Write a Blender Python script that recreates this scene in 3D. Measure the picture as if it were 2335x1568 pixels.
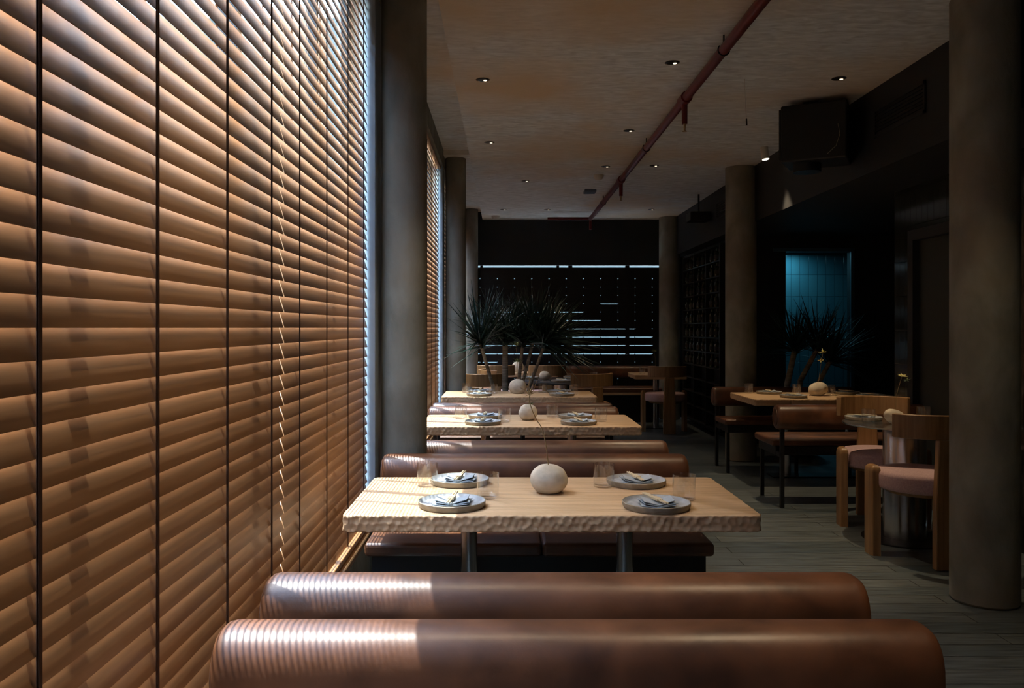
import bpy, bmesh, math, random
from mathutils import Vector, Matrix, noise
random.seed(7)
for o in list(bpy.data.objects): bpy.data.objects.remove(o)
SC = bpy.context.scene
C = SC.collection
PI = math.pi
EYE = 1.37
F = 1850.0                       # focal length in pixels of the 2335 px wide frame
CEIL = 3.03
def P(px, y): return (px - 1150.0) / F * y           # lateral metres at distance y

# ---------------------------------------------------------------- camera
cd = bpy.data.cameras.new('camera'); cam = bpy.data.objects.new('camera', cd); C.objects.link(cam)
cam.location = (0, 0, EYE); cam.rotation_euler = (PI/2, 0, 0)
cd.sensor_width = 36; cd.lens = F/2335*36
cd.shift_x = 17.5/2335; cd.shift_y = -37/2335
cd.clip_start = 0.02; cd.clip_end = 200
SC.camera = cam
# ---------------------------------------------------------------- world, sun, exposure
SC.view_settings.view_transform = 'Standard'; SC.view_settings.look = 'None'
SC.view_settings.gamma = 1; SC.view_settings.use_curve_mapping = False
SC.view_settings.exposure = 0.0
W = bpy.data.worlds.new('world'); SC.world = W; W.use_nodes = True
bg = W.node_tree.nodes['Background']
sky = W.node_tree.nodes.new('ShaderNodeTexSky')
sky.sky_type = 'NISHITA'; sky.sun_disc = False
sky.sun_elevation = math.radians(60); sky.sun_rotation = math.radians(-75)
sky.air_density = 1.4; sky.dust_density = 1.0; sky.ozone_density = 2.0
W.node_tree.links.new(sky.outputs[0], bg.inputs[0]); bg.inputs[1].default_value = 3.8
sl = bpy.data.lights.new('sun', 'SUN'); so = bpy.data.objects.new('sun', sl); C.objects.link(so)
sl.energy = 21.0; sl.angle = math.radians(0.40); sl.color = (1, 0.95, 0.90)
so.rotation_euler = Vector((1, -0.32, -3.59)).to_track_quat('-Z', 'Y').to_euler(); so.location = (-4, 3, 9)
SC.cycles.max_bounces = 10; SC.cycles.diffuse_bounces = 6; SC.cycles.glossy_bounces = 4
SC.cycles.transparent_max_bounces = 16; SC.cycles.sample_clamp_indirect = 6
SC.cycles.use_denoising = True
SPOT = 26.0                      # watts of one recessed downlight
WARM = (1.0, 0.74, 0.46)

# ---------------------------------------------------------------- materials
def mat(name, col, rough=0.5, metal=0.0, spec=0.5, **k):
    m = bpy.data.materials.new(name); m.use_nodes = True
    b = m.node_tree.nodes['Principled BSDF']
    b.inputs['Base Color'].default_value = (*col, 1); b.inputs['Roughness'].default_value = rough
    b.inputs['Metallic'].default_value = metal; b.inputs['Specular IOR Level'].default_value = spec
    for q, v in k.items(): b.inputs[q.replace('_', ' ')].default_value = v
    return m
def vary(m, c1, c2, scale=(1,1,1), ns=5.0, detail=6, lo=.3, hi=.7, bump=0.0, bs=None, dist=0.0, c3=None, rrange=None, bd=.01):
    """object-space noise between two colours, optional bump"""
    nt = m.node_tree; N = nt.nodes; L = nt.links; b = N['Principled BSDF']
    tc = N.new('ShaderNodeTexCoord'); mp = N.new('ShaderNodeMapping'); mp.inputs['Scale'].default_value = scale
    L.new(tc.outputs['Object'], mp.inputs[0])
    n = N.new('ShaderNodeTexNoise'); n.inputs['Scale'].default_value = ns; n.inputs['Detail'].default_value = detail
    n.inputs['Distortion'].default_value = dist
    L.new(mp.outputs[0], n.inputs['Vector'])
    r = N.new('ShaderNodeValToRGB'); e = r.color_ramp.elements
    e[0].position = lo; e[0].color = (*c1, 1); e[1].position = hi; e[1].color = (*c2, 1)
    L.new(n.outputs['Fac'], r.inputs[0]); out = r.outputs[0]
    if c3:
        n3 = N.new('ShaderNodeTexNoise'); n3.inputs['Scale'].default_value = ns*.22; n3.inputs['Detail'].default_value = 3
        L.new(tc.outputs['Object'], n3.inputs['Vector'])
        r3 = N.new('ShaderNodeMapRange'); r3.inputs[1].default_value = .45; r3.inputs[2].default_value = .68
        L.new(n3.outputs['Fac'], r3.inputs[0])
        mx = N.new('ShaderNodeMix'); mx.data_type = 'RGBA'
        L.new(r3.outputs[0], mx.inputs[0]); L.new(out, mx.inputs[6]); mx.inputs[7].default_value = (*c3, 1); out = mx.outputs[2]
    L.new(out, b.inputs['Base Color'])
    if rrange:
        rr = N.new('ShaderNodeMapRange'); rr.inputs[3].default_value = rrange[0]; rr.inputs[4].default_value = rrange[1]
        L.new(n.outputs['Fac'], rr.inputs[0]); L.new(rr.outputs[0], b.inputs['Roughness'])
    if bump:
        n2 = N.new('ShaderNodeTexNoise'); n2.inputs['Scale'].default_value = bs or ns*4; n2.inputs['Detail'].default_value = 4
        L.new(mp.outputs[0], n2.inputs['Vector'])
        bp = N.new('ShaderNodeBump'); bp.inputs['Strength'].default_value = bump; bp.inputs['Distance'].default_value = bd
        L.new(n2.outputs['Fac'], bp.inputs['Height']); L.new(bp.outputs[0], b.inputs['Normal'])
    return m
def glassy(name, tint=(1,1,1), gl=1.0, ior=1.45):
    m = bpy.data.materials.new(name); m.use_nodes = True; nt = m.node_tree; N = nt.nodes; L = nt.links
    for n in list(N): N.remove(n)
    o = N.new('ShaderNodeOutputMaterial'); t = N.new('ShaderNodeBsdfTransparent'); t.inputs[0].default_value = (*tint, 1)
    g = N.new('ShaderNodeBsdfGlossy'); g.inputs['Roughness'].default_value = 0.01; g.inputs[0].default_value = (gl, gl, gl, 1)
    lw_ = N.new('ShaderNodeLayerWeight'); p5 = N.new('ShaderNodeMath'); p5.operation = 'POWER'; p5.inputs[1].default_value = 5
    L.new(lw_.outputs['Facing'], p5.inputs[0]); f = N.new('ShaderNodeMapRange'); L.new(p5.outputs[0], f.inputs[0])
    f.inputs[3].default_value = ((ior-1)/(ior+1))**2; f.inputs[4].default_value = .9
    mx = N.new('ShaderNodeMixShader'); L.new(f.outputs[0], mx.inputs[0]); L.new(t.outputs[0], mx.inputs[1]); L.new(g.outputs[0], mx.inputs[2])
    L.new(mx.outputs[0], o.inputs[0]); return m
def emis(name, col, s):
    m = mat(name, (0,0,0)); b = m.node_tree.nodes['Principled BSDF']
    b.inputs['Emission Color'].default_value = (*col, 1); b.inputs['Emission Strength'].default_value = s; return m

M = {}
M['plaster'] = vary(mat('plaster', (.4,.36,.3), .75), (.58,.62,.62), (.86,.92,.93), (3.2,10,1), 2.6, 9, .32, .68, .15, 9, .8, c3=(.72,.55,.35))
M['concrete'] = vary(mat('concrete', (.3,.28,.24), .8), (.15,.15,.118), (.315,.32,.27), (1,1,.6), 5, 8, .3, .72, .35, 30, .3, c3=(.20,.16,.11))
M['dark'] = vary(mat('dark_paint', (.03,.03,.034), .6), (.009,.0105,.0125), (.014,.0155,.018), ns=3)
M['black'] = mat('black_steel', (.012,.012,.013), .42, .3)
M['white'] = mat('white_paint', (.34,.40,.44), .55)
M['leather'] = vary(mat('leather', (.2,.08,.03), .40, spec=.75, Coat_Weight=.08, Coat_Roughness=.42), (.050,.018,.007), (.185,.070,.026), ns=7, detail=8, lo=.28, hi=.75, bump=.12, bs=55, dist=.5, rrange=(.33,.50), bd=.004)
M['slat'] = vary(mat('slat_wood', (.4,.2,.1), .36, spec=.7), (.30,.145,.055), (.44,.23,.10), (14,.7,14), 3.5, 6, .3, .7)
M['tape'] = mat('tape_cloth', (.085,.038,.018), .85)
M['oak'] = vary(mat('oak', (.5,.33,.18), .5), (.46,.30,.16), (.66,.46,.27), (.9,14,14), 3.2, 7, .3, .7, .05, 12)
M['oak_h'] = vary(mat('oak_chair', (.4,.22,.09), .42), (.21,.11,.042), (.36,.205,.085), (14,14,.9), 3.2, 7, .3, .7)
M['steel'] = mat('brushed_steel', (.5,.5,.5), .24, 1)
M['pink'] = vary(mat('pink_fabric', (.5,.3,.29), .9), (.44,.29,.295), (.58,.41,.405), ns=120, bump=.2, bs=300, bd=.002)
M['stoneware'] = vary(mat('stoneware', (.3,.31,.32), .45), (.29,.31,.325), (.44,.465,.48), ns=30, lo=.35, hi=.65)
M['rimware'] = vary(mat('stoneware_rim', (.2,.18,.15), .6), (.24,.21,.15), (.36,.32,.24), ns=40)
M['napkin'] = vary(mat('napkin', (.3,.34,.38), .9), (.34,.40,.45), (.41,.475,.53), ns=60)
M['stick'] = mat('stick_wood', (.62,.52,.33), .6)
M['pebble'] = vary(mat('pebble', (.5,.44,.36), .75), (.44,.385,.295), (.70,.625,.49), ns=14, lo=.3, hi=.65, bump=.3, bs=60, bd=.003)
M['glass'] = glassy('tumbler_glass', (.985,.99,.99), 1.0, 1.9)
M['pane'] = glassy('window_glass', (.93,.97,.98), 1.0, 1.3)
M['stem'] = mat('stem', (.26,.18,.08), .8)
M['leafy'] = mat('sprig_leaf', (.10,.14,.04), .6)
M['petal'] = mat('petal', (.55,.52,.2), .7)
M['frond'] = vary(mat('frond', (.02,.06,.035), .38), (.006,.026,.020), (.022,.058,.040), ns=8)
M['trunk'] = vary(mat('trunk', (.16,.14,.1), .85), (.17,.15,.11), (.36,.32,.25), (1,1,9), 6, 5, .35, .65, .6, 14)
M['pot'] = vary(mat('pot', (.06,.06,.06), .7), (.045,.045,.045), (.08,.08,.08), ns=12)
M['red'] = mat('red_pipe', (.13,.007,.007), .33)
M['stone'] = vary(mat('stone_top', (.05,.05,.055), .22), (.03,.03,.034), (.075,.075,.08), ns=9)
M['brass'] = mat('brass', (.55,.4,.2), .3, 1)
M['chrome'] = mat('reflector', (.75,.7,.62), .18, 1)
M['plastic'] = mat('white_plastic', (.6,.57,.5), .5)
M['bulb'] = emis('lamp_lens', (1,.8,.55), 2.2)
M['bulb2'] = emis('spot_lens', (1,.88,.68), 4)
M['door'] = mat('door_paint', (.022,.024,.018), .55)
M['reflection'] = mat('door_reflection', (.14,.035,.025), .5)  # dull red of a reflection, given as a flat colour
M['reflection2'] = mat('sign_blue', (.12,.16,.24), .4)
M['bottle'] = mat('bottle_glass', (.012,.02,.012), .12)
M['label'] = mat('bottle_label', (.02,.018,.016), .8)
M['ground'] = vary(mat('paving', (.45,.42,.38), .9), (.38,.36,.33), (.5,.47,.42), ns=2)
M['facade'] = vary(mat('facade', (.2,.24,.22), .9), (.035,.05,.048), (.055,.072,.068), ns=.6)
M['cyan'] = mat('teal_wall_tile', (.12,.30,.36), .25)
# floor: planks running across the room (along x)
m = mat('floor_planks', (.06,.07,.075), .42); M['floor'] = m
nt = m.node_tree; N = nt.nodes; L = nt.links; b = N['Principled BSDF']
tc = N.new('ShaderNodeTexCoord'); mp = N.new('ShaderNodeMapping'); L.new(tc.outputs['Object'], mp.inputs[0])
br = N.new('ShaderNodeTexBrick'); L.new(mp.outputs[0], br.inputs['Vector'])
br.inputs['Scale'].default_value = 1; br.inputs['Brick Width'].default_value = 2.2; br.inputs['Row Height'].default_value = .13
br.inputs['Mortar Size'].default_value = .0028; br.inputs['Mortar Smooth'].default_value = .3; br.offset = .37
br.inputs['Color1'].default_value = (.062,.082,.090,1); br.inputs['Color2'].default_value = (.105,.122,.124,1); br.inputs['Mortar'].default_value = (.012,.012,.012,1)
mp2 = N.new('ShaderNodeMapping'); mp2.inputs['Scale'].default_value = (1.2,16,1); L.new(tc.outputs['Object'], mp2.inputs[0])
n = N.new('ShaderNodeTexNoise'); n.inputs['Scale'].default_value = 4; n.inputs['Detail'].default_value = 8; L.new(mp2.outputs[0], n.inputs['Vector'])
r = N.new('ShaderNodeMapRange'); r.inputs[1].default_value=.3; r.inputs[2].default_value=.7; r.inputs[3].default_value=.45; r.inputs[4].default_value=1.5
L.new(n.outputs['Fac'], r.inputs[0])
mx = N.new('ShaderNodeMix'); mx.data_type='RGBA'; mx.blend_type='MULTIPLY'; mx.inputs[0].default_value=1
L.new(br.outputs['Color'], mx.inputs[6]); L.new(r.outputs[0], mx.inputs[7]); L.new(mx.outputs[2], b.inputs['Base Color'])
bp = N.new('ShaderNodeBump'); bp.inputs['Strength'].default_value=.5; bp.inputs['Distance'].default_value=.004; bp.invert = True
L.new(br.outputs['Fac'], bp.inputs['Height']); L.new(bp.outputs[0], b.inputs['Normal'])
rr = N.new('ShaderNodeMapRange'); rr.inputs[3].default_value=.32; rr.inputs[4].default_value=.55; L.new(n.outputs['Fac'], rr.inputs[0]); L.new(rr.outputs[0], b.inputs['Roughness'])
# upright glazed tiles
def tilemat(name, c1, c2, mort, axis, w=.085, h=.27):
    m = mat(name, c1, .12); nt = m.node_tree; N = nt.nodes; L = nt.links; b = N['Principled BSDF']
    tc = N.new('ShaderNodeTexCoord'); sp = N.new('ShaderNodeSeparateXYZ'); cb = N.new('ShaderNodeCombineXYZ')
    L.new(tc.outputs['Object'], sp.inputs[0]); L.new(sp.outputs[axis], cb.inputs[0]); L.new(sp.outputs[2], cb.inputs[1])
    br = N.new('ShaderNodeTexBrick'); L.new(cb.outputs[0], br.inputs['Vector']); br.offset = 0
    br.inputs['Scale'].default_value=1; br.inputs['Brick Width'].default_value=w; br.inputs['Row Height'].default_value=h
    br.inputs['Mortar Size'].default_value=.003; br.inputs['Mortar Smooth'].default_value=.6
    br.inputs['Color1'].default_value=(*c1,1); br.inputs['Color2'].default_value=(*c2,1); br.inputs['Mortar'].default_value=(*mort,1)
    L.new(br.outputs['Color'], b.inputs['Base Color'])
    bp = N.new('ShaderNodeBump'); bp.inputs['Strength'].default_value=.6; bp.inputs['Distance'].default_value=.006; bp.invert=True
    L.new(br.outputs['Fac'], bp.inputs['Height']); L.new(bp.outputs[0], b.inputs['Normal']); return m
M['tile'] = tilemat('glazed_tile', (.016,.019,.015), (.024,.026,.02), (.006,.006,.006), 1)
M['tile_teal'] = tilemat('teal_tile', (.10,.28,.34), (.13,.33,.38), (.03,.08,.1), 0, .12, .3)

# ---------------------------------------------------------------- mesh helpers
class MB:
    def __init__(s): s.v = []; s.f = []
    def add(s, vs, fs):
        o = len(s.v); s.v += [tuple(v) for v in vs]; s.f += [tuple(i+o for i in f) for f in fs]; return s
    def box(s, x0, x1, y0, y1, z0, z1):
        return s.add([(x0,y0,z0),(x1,y0,z0),(x1,y1,z0),(x0,y1,z0),(x0,y0,z1),(x1,y0,z1),(x1,y1,z1),(x0,y1,z1)],
                     [(0,3,2,1),(4,5,6,7),(0,1,5,4),(1,2,6,5),(2,3,7,6),(3,0,4,7)])
    def rings(s, rings, close=True, cap=True):
        n = len(rings[0]); vs = [p for r in rings for p in r]; fs = []
        for i in range(len(rings)-1):
            for j in range(n if close else n-1):
                k = (j+1) % n; fs.append((i*n+j, i*n+k, (i+1)*n+k, (i+1)*n+j))
        if cap: fs.append(tuple(reversed(range(n)))); fs.append(tuple((len(rings)-1)*n+j for j in range(n)))
        return s.add(vs, fs)
    def lathe(s, prof, n=32, c=(0,0), cap=True):
        return s.rings([[(c[0]+r*math.cos(2*PI*j/n), c[1]+r*math.sin(2*PI*j/n), z) for j in range(n)] for r, z in prof], cap=cap)
    def tube(s, pts, rad, n=8):
        pts = [Vector(p) for p in pts]; R = []
        if not isinstance(rad, (list, tuple)): rad = [rad]*len(pts)
        for i, p in enumerate(pts):
            d = (pts[min(i+1, len(pts)-1)] - pts[max(i-1, 0)]).normalized()
            a = d.cross(Vector((0,1,0)) if abs(d.y) < .9 else Vector((1,0,0))).normalized(); b = d.cross(a)
            R.append([tuple(p + rad[i]*(math.cos(2*PI*j/n)*a + math.sin(2*PI*j/n)*b)) for j in range(n)])
        return s.rings(R)
    def build(s, name, m, parent=None, smooth=False, bevel=0, seg=2, loc=None, ang=35):
        me = bpy.data.meshes.new(name); me.from_pydata(s.v, [], s.f); me.update()
        bm = bmesh.new(); bm.from_mesh(me); bmesh.ops.recalc_face_normals(bm, faces=bm.faces); bm.to_mesh(me); bm.free()
        me.materials.append(m)
        if smooth:
            me.polygons.foreach_set('use_smooth', [True]*len(me.polygons))
            try: me.set_sharp_from_angle(angle=math.radians(ang))
            except Exception: pass
        o = bpy.data.objects.new(name, me); C.objects.link(o)
        if bevel:
            md = o.modifiers.new('bevel', 'BEVEL'); md.width = bevel; md.segments = seg; md.limit_method = 'ANGLE'
        if parent: o.parent = parent
        if loc: o.location = loc
        return o
def tag(o, label, cat, group=None, kind=None):
    o['label'] = label; o['category'] = cat
    if group: o['group'] = group
    if kind: o['kind'] = kind
    return o
def thing(name, label, cat, loc=(0,0,0), rz=0, group=None, kind=None):
    o = bpy.data.objects.new(name, None); o.empty_display_size = .1; C.objects.link(o); o.location = loc; o.rotation_euler = (0,0,rz)
    return tag(o, label, cat, group, kind)
def kids(o): return [c for c in bpy.data.objects if c.parent == o]
def dup(o, loc=None, rz=None, label=None, parent=None):
    c = o.copy(); C.objects.link(c)
    if parent: c.parent = parent
    if loc: c.location = loc
    if rz is not None: c.rotation_euler = (0,0,rz)
    if label: c['label'] = label
    for k in kids(o): dup(k, parent=c)
    return c
def struct(o, label=None):
    o['kind'] = 'structure'
    if label: o['label'] = label
    return o

# ================================================================= SETTING
YB, YF = -2.6, 12.5            # wall behind the camera, far wall
SX = -0.665                    # blind plane
struct(MB().box(-.62, 5.2, YB, 12.7, -.1, 0).build('floor', M['floor']), 'dark grey blue timber plank floor')
cm = MB().box(-.335, 5.2, YB, YF, CEIL, 3.4)
struct(cm.build('ceiling', M['plaster']), 'mottled beige plaster ceiling')
cm = MB().box(-.75, -.335, YB, YF, 3.15, 3.4)
struct(cm.build('trim_1', M['plaster']), 'raised ceiling strip along the window wall')
struct(MB().box(-.61, -.325, 8.12, 8.5, 3.10, 3.15).build('trim_2', M['plaster'], bevel=.004), 'shallow crossing beam over the second window column')
# left wall: sill wall, header, piers between the window bays
bays = [(YB+.1, -.35), (-.1, 3.89), (4.16, 8.14), (8.42, 12.3)]
lw = MB().box(-.80, -.62, YB, YF, -.1, .40).box(-.771, -.61, YB, YF, 2.985, 3.15)
struct(lw.build('wall_left', M['concrete']), 'low sill wall and header of the window side')
pj = MB()
prev = YB
for a, b_ in bays + [(YF, YF)]:
    if a - prev > .02: pj.box(-.80, -.619, prev, a, .40, 2.985)
    prev = b_
struct(pj.build('trim_3', M['white'], bevel=.003), 'pale painted piers and jambs between the windows')
struct(MB().box(-.80, -.62, YB, YF, .40, .425).build('trim_4', M['oak_h'], bevel=.004), 'wooden sill ledge under the blinds')
for i, (a, b_) in enumerate(bays):
    fr = MB().box(-.775, -.735, a, b_, .425, .47).box(-.775, -.735, a, b_, 2.94, 2.985).box(-.775, -.735, a, a+.05, .47, 2.94).box(-.775, -.735, b_-.05, b_, .47, 2.94)
    w = struct(fr.build('window_%d' % (i+1), M['black']))
    for y in [1.29-.9*q for q in range(4, 0, -1)] + [1.29, 2.19, 3.19, 4.6, 5.5, 6.4, 7.3, 8.9, 9.8, 10.7, 11.6]:
        if a+.12 < y < b_-.12: (MB().box(-.775, -.715, y-.017, y+.017, .47, 2.94) if y != 3.19 else MB().box(-.775, -.735, y-.017, y-.006, .47, 2.94).box(-.775, -.735, y+.006, y+.017, .47, 2.94)).build('mullion', M['black'], w)
    MB().box(-.760, -.752, a+.04, b_-.04, .46, 2.95).build('pane', M['pane'], w)
# far wall: bulkhead, side panels, window
struct(MB().box(-.8, 5.2, YF, YF+.2, 2.335, 3.4).box(-.8, -.42, YF, YF+.2, 0, 2.335).box(2.5, 5.2, YF, YF+.2, 0, 2.335)
       .box(-.42, 2.5, YF, YF+.2, 0, .3).build('wall_back', M['dark']), 'charcoal far wall above the louvred window')
wf = struct(MB().box(-.42, 2.5, YF+.10, YF+.15, 2.27, 2.30).box(-.42, 2.5, YF+.10, YF+.15, .3, .36).build('window_5', M['black']))
for x in (P(1098,12.6), P(1272,12.6), P(1302,12.6), P(1432,12.6), 2.45):
    MB().box(x-.02-(.02 if x<2 and x>.9 else 0), x+.02, YF+.09, YF+.16, .3, 2.335).build('mullion', M['black'], wf)
MB().box(-.42, 2.5, YF+.12, YF+.126, .3, 2.335).build('pane', M['pane'], wf)
# right side
RX = 3.15
wr = MB().box(RX, RX+.2, YB, 5.30, 0, 2.47).box(RX, RX+.2, 6.30, 6.55, 0, 2.47).box(RX, RX+.2, 5.30, 6.30, 2.12, 2.47)
struct(wr.build('wall_right', M['tile']), 'wall of dark glazed upright tiles beside the service door')
struct(MB().box(2.57, 2.75, YB, 12.5, 2.46, 3.03).build('trim_5', M['dark']), 'charcoal bulkhead along the right side of the ceiling')
struct(MB().box(2.75, 5.2, YB, 9.6, 2.46, 2.56).build('trim_6', M['dark']), 'low dark ceiling over the right recess')
struct(MB().box(2.75, 3.33, 9.6, 9.75, 0, 2.46).box(4.12, 5.2, 9.6, 9.75, 0, 2.46).box(3.33, 4.12, 9.6, 9.75, 2.27, 2.46)
       .build('wall_recess', M['dark']), 'dark wall of the recess with a doorway opening')
struct(MB().box(2.75, 2.9, 9.75, 12.5, 0, 2.46).build('wall_rack', M['dark']), 'dark side wall behind the wine rack')
struct(MB().box(5.0, 5.2, 6.55, 9.6, 0, 2.46).box(RX+.2, 5.2, 6.35, 6.55, 0, 2.46).build('wall_side', M['dark']), 'dark walls closing the recess')
struct(MB().box(-.8, 5.2, YB-.2, YB, 0, 3.4).build('wall_front', M['dark']), 'dark wall behind the viewpoint')
# service door in the tiled wall
d = struct(MB().box(RX+.03, RX+.08, 5.38, 6.22, 0.01, 2.04).build('door_1', M['door'], bevel=.004), 'dark olive service door')
MB().box(RX-.02, RX+.09, 5.30, 5.38, 0, 2.12).box(RX-.02, RX+.09, 6.22, 6.30, 0, 2.12).box(RX-.02, RX+.09, 5.38, 6.22, 2.04, 2.12).build('door_frame', M['dark'], d)
MB().box(RX+.022, RX+.032, 5.62, 5.74, 1.17, 1.26).build('reflection_patch', M['reflection'], d)  # faint reddish reflection on the door leaf, modelled as a thin coloured plate
MB().box(RX+.0, RX+.03, 5.46, 5.48, 1.02, 1.04).box(RX-.02, RX+.0, 5.46, 5.58, 1.02, 1.04).build('door_handle', M['steel'], d)
# teal back room seen through the doorway
struct(MB().box(2.9, 5.2, 11.2, 11.3, 0, 2.46).build('wall_teal', M['tile_teal']), 'teal tiled wall beyond the doorway')
struct(MB().box(2.9, 5.2, 9.75, 11.2, 2.40, 2.46).build('trim_7', M['dark']), 'ceiling of the back room')
struct(MB().box(5.1, 5.2, 9.75, 11.2, 0, 2.4).build('wall_passage', M['dark']), 'end wall of the back room')
struct(MB().box(4.09, 4.13, 9.57, 9.60, 0, 2.30).box(3.18, 4.13, 9.57, 9.60, 2.27, 2.31).build('trim_8', mat('door_trim', (.06,.12,.18), .35)), 'blue grey trim around the doorway')
al = bpy.data.lights.new('back_room_lamp', 'AREA'); al.energy = 4; al.color = (.25,.75,1); al.shape = 'RECTANGLE'; al.size = .5; al.size_y = .15
ao = bpy.data.objects.new('back_room_lamp', al); C.objects.link(ao); ao.location = (3.72, 10.95, 2.38)
# exterior
struct(MB().box(-40, -.80, -30, 40, -.25, -.1).box(-.8, 12, 12.7, 40, -.25, -.1).build('ground', M['ground']), 'pale paving outside')
struct(MB().box(-9, 12, 20, 21, -.1, 9).build('wall_outside', M['facade']), 'pale building across the street')

# ================================================================= COLUMNS
def column(x, y, r, top, label, lean=0):
    mb = MB().lathe([(r-.01, 0), (r, .012), (r, top-.002)], 56)
    o = mb.build('concrete_column', M['concrete'], smooth=True, loc=(x, y, 0)); tag(o, label, 'column', 'round concrete columns', 'thing'); return o
column(-.496, 4.02, .112, 3.15, 'slim round concrete column against the window, nearest on the window side')
column(P(1038.5,8.28), 8.31, .105, 3.10, 'slim round concrete column at the far end of the second window blind')
column(-.50, 12.2, .105, 3.15, 'slim round concrete column in the far window corner behind the palm fronds')
column(2.415, 4.08, .157, CEIL, 'thick round concrete column beside the pink chairs, cut by the picture edge')
column(2.455, 8.42, .157, CEIL, 'thick round concrete column behind the right-hand leather bench')
column(P(1525,12.25), 12.2, .155, CEIL, 'thick round concrete column standing at the end of the far louvred window')

# ================================================================= BLINDS
PIT, SW, ST, TILT = .046, .0645, .0024, math.radians(71.7)
def blind(y0, y1, tapes, label, cat_y=None, gapend=True):
    t = thing('venetian_blind', label, 'window blind', (SX, y0, .43), 0, 'wooden venetian blinds on the window side')
    sx, sy, sz = -SX, -y0, -.43
    mb = MB(); n0 = EYE + SW/2*math.sin(TILT)
    k = -int((n0-.478)/PIT); zs = []
    while n0 + k*PIT < 2.955: zs.append(n0+k*PIT); k += 1
    ct, st = math.cos(TILT), math.sin(TILT)
    for z in zs:
        ja = random.uniform(-.012, .012); c2, s2 = math.cos(TILT+ja), math.sin(TILT+ja)
        sec = []
        for u, side in ((-.5,1),(-.25,1),(0,1),(.25,1),(.5,1),(.5,-1),(.25,-1),(0,-1),(-.25,-1),(-.5,-1)):
            crown = .0007*(1-4*u*u); w = u*SW
            th = ST/2*side if abs(u)<.5 else ST*.3*side
            a, nrm = w, th + crown
            sec.append((a*c2 + nrm*s2, z - a*s2 + nrm*c2))
        mb.rings([[(x, y0+.002, zz) for x, zz in sec], [(x, y1-.002, zz) for x, zz in sec]])
    mb.v = [(x, y+sy, z+sz) for x, y, z in mb.v]
    mb.build('slat_screen', M['slat'], t, smooth=True, ang=50)
    L_ = y1-y0
    MB().box(-.03, .03, 0, L_, 2.96+sz, 3.0+sz).build('head_rail', M['slat'], t, bevel=.004)
    MB().box(-.014, .030, 0, L_, .435+sz, .458+sz).build('bottom_rail', M['slat'], t, bevel=.004)
    for ty in tapes:
        if not (y0+.02 < ty < y1-.02): continue
        ty -= y0
        MB().box(.0116, .0126, ty-.0075, ty+.0075, .44+sz, 2.97+sz).build('ladder_tape', M['tape'], t)
        MB().box(-.0140, -.0128, ty-.006, ty+.006, .44+sz, 2.97+sz).build('ladder_tape', M['tape'], t)
        c = MB().tube([(.0140, ty-.004, 2.97+sz), (.0140, ty-.004, .45+sz)], .0011, 6); c.build('lift_cord', M['tape'], t)
    return t
tp = [1230/(1150-p) for p in (70,345,507,610,675,738,787,823)]
blind(-.08, 1.0, [.0,.36,.75], 'wooden venetian blind at the very edge of view beside the first leather bench')
T_ = blind(1.006, 2.405, tp[:4], 'large brown wooden venetian blind nearest the viewer, left of the first leather benches')
blind(2.411, 3.878, tp[4:], 'brown wooden venetian blind beside the nearest table, ending at the slim column')
blind(4.17, 5.9, [4.3,4.7,5.1,5.5,5.8], 'wooden venetian blind just behind the slim column')
blind(5.906, 8.125, [6.05,6.45,6.85,7.25,7.65,8.0], 'wooden venetian blind beside the third table')
blind(8.44, 10.35, [8.6,9,9.4,9.8,10.2], 'wooden venetian blind behind the second slim column')
blind(10.356, 12.28, [10.5,10.9,11.3,11.7,12.1], 'wooden venetian blind in the far window bay')
blind(YB+.12, -.36, [-2.3,-1.8,-1.3,-.8], 'wooden venetian blind of the window beside the viewpoint')

# far louvre screen: dark broad boards with thin gaps
lv = thing('louvre_screen', 'black broad-slat louvre screen covering the far window', 'window screen', (.98, YF, .3))
posts = [P(1133.3+39.1*i - 39.1*2, YF) for i in range(0, 13)]
rows = [EYE - (y-747)/F*YF for y in (636.5,655.5,674,693,711.8,730.8,749.7,768.3,787.3,806.2,825.2,844,863,884,903)]
x0, x1 = -.415, 2.45
MB().box(x0-.98, x1-.98, -.055, -.04, rows[0]-.3+.016, 2.295-.3).build('top_panel', M['black'], lv)
lines = {3:(1375,1380),4:(1140,1325),5:(1293,1365),6:(1293,1446),7:(1296,1478),8:(1115,1480),9:(1080,1485),11:(1370,1408),13:(1385,1500),12:(1500,1500),10:(1085,1130)}
for i in range(len(rows)-1):
    mb = MB(); zt, zb = rows[i]-.3, rows[i+1]-.3
    a_, b2 = lines.get(i+1, (0,0)); xa, xb = P(a_,YF), P(b2,YF)
    for j in range(len(posts)-1):
        p0, p1 = max(posts[j], x0), min(posts[j+1], x1)
        if p1 <= p0: continue
        op = p1 > xa and p0 < xb and a_
        lo = zb + (.013 if op else .0)
        g = .012
        # board between two posts; light leaks at the notch beside each post
        mb.box(p0+g-.98, p1-.004-.98, -.055+.004*(i%2), -.045+.004*(i%2), zb-.014 if not op else zb+.005, zt-.006 if i else zt+.016)
        mb.box(p0-.004-.98, p0+g-.98, -.055, -.045, zb+.006, zt-.0005)
    mb.build('louvre_board', M['black'], lv)
for x in posts:
    if x0 < x < x1: MB().box(x-.98-.003, x-.98+.003, -.062, -.056, 0, 1.99).build('support_strip', M['black'], lv)

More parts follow.
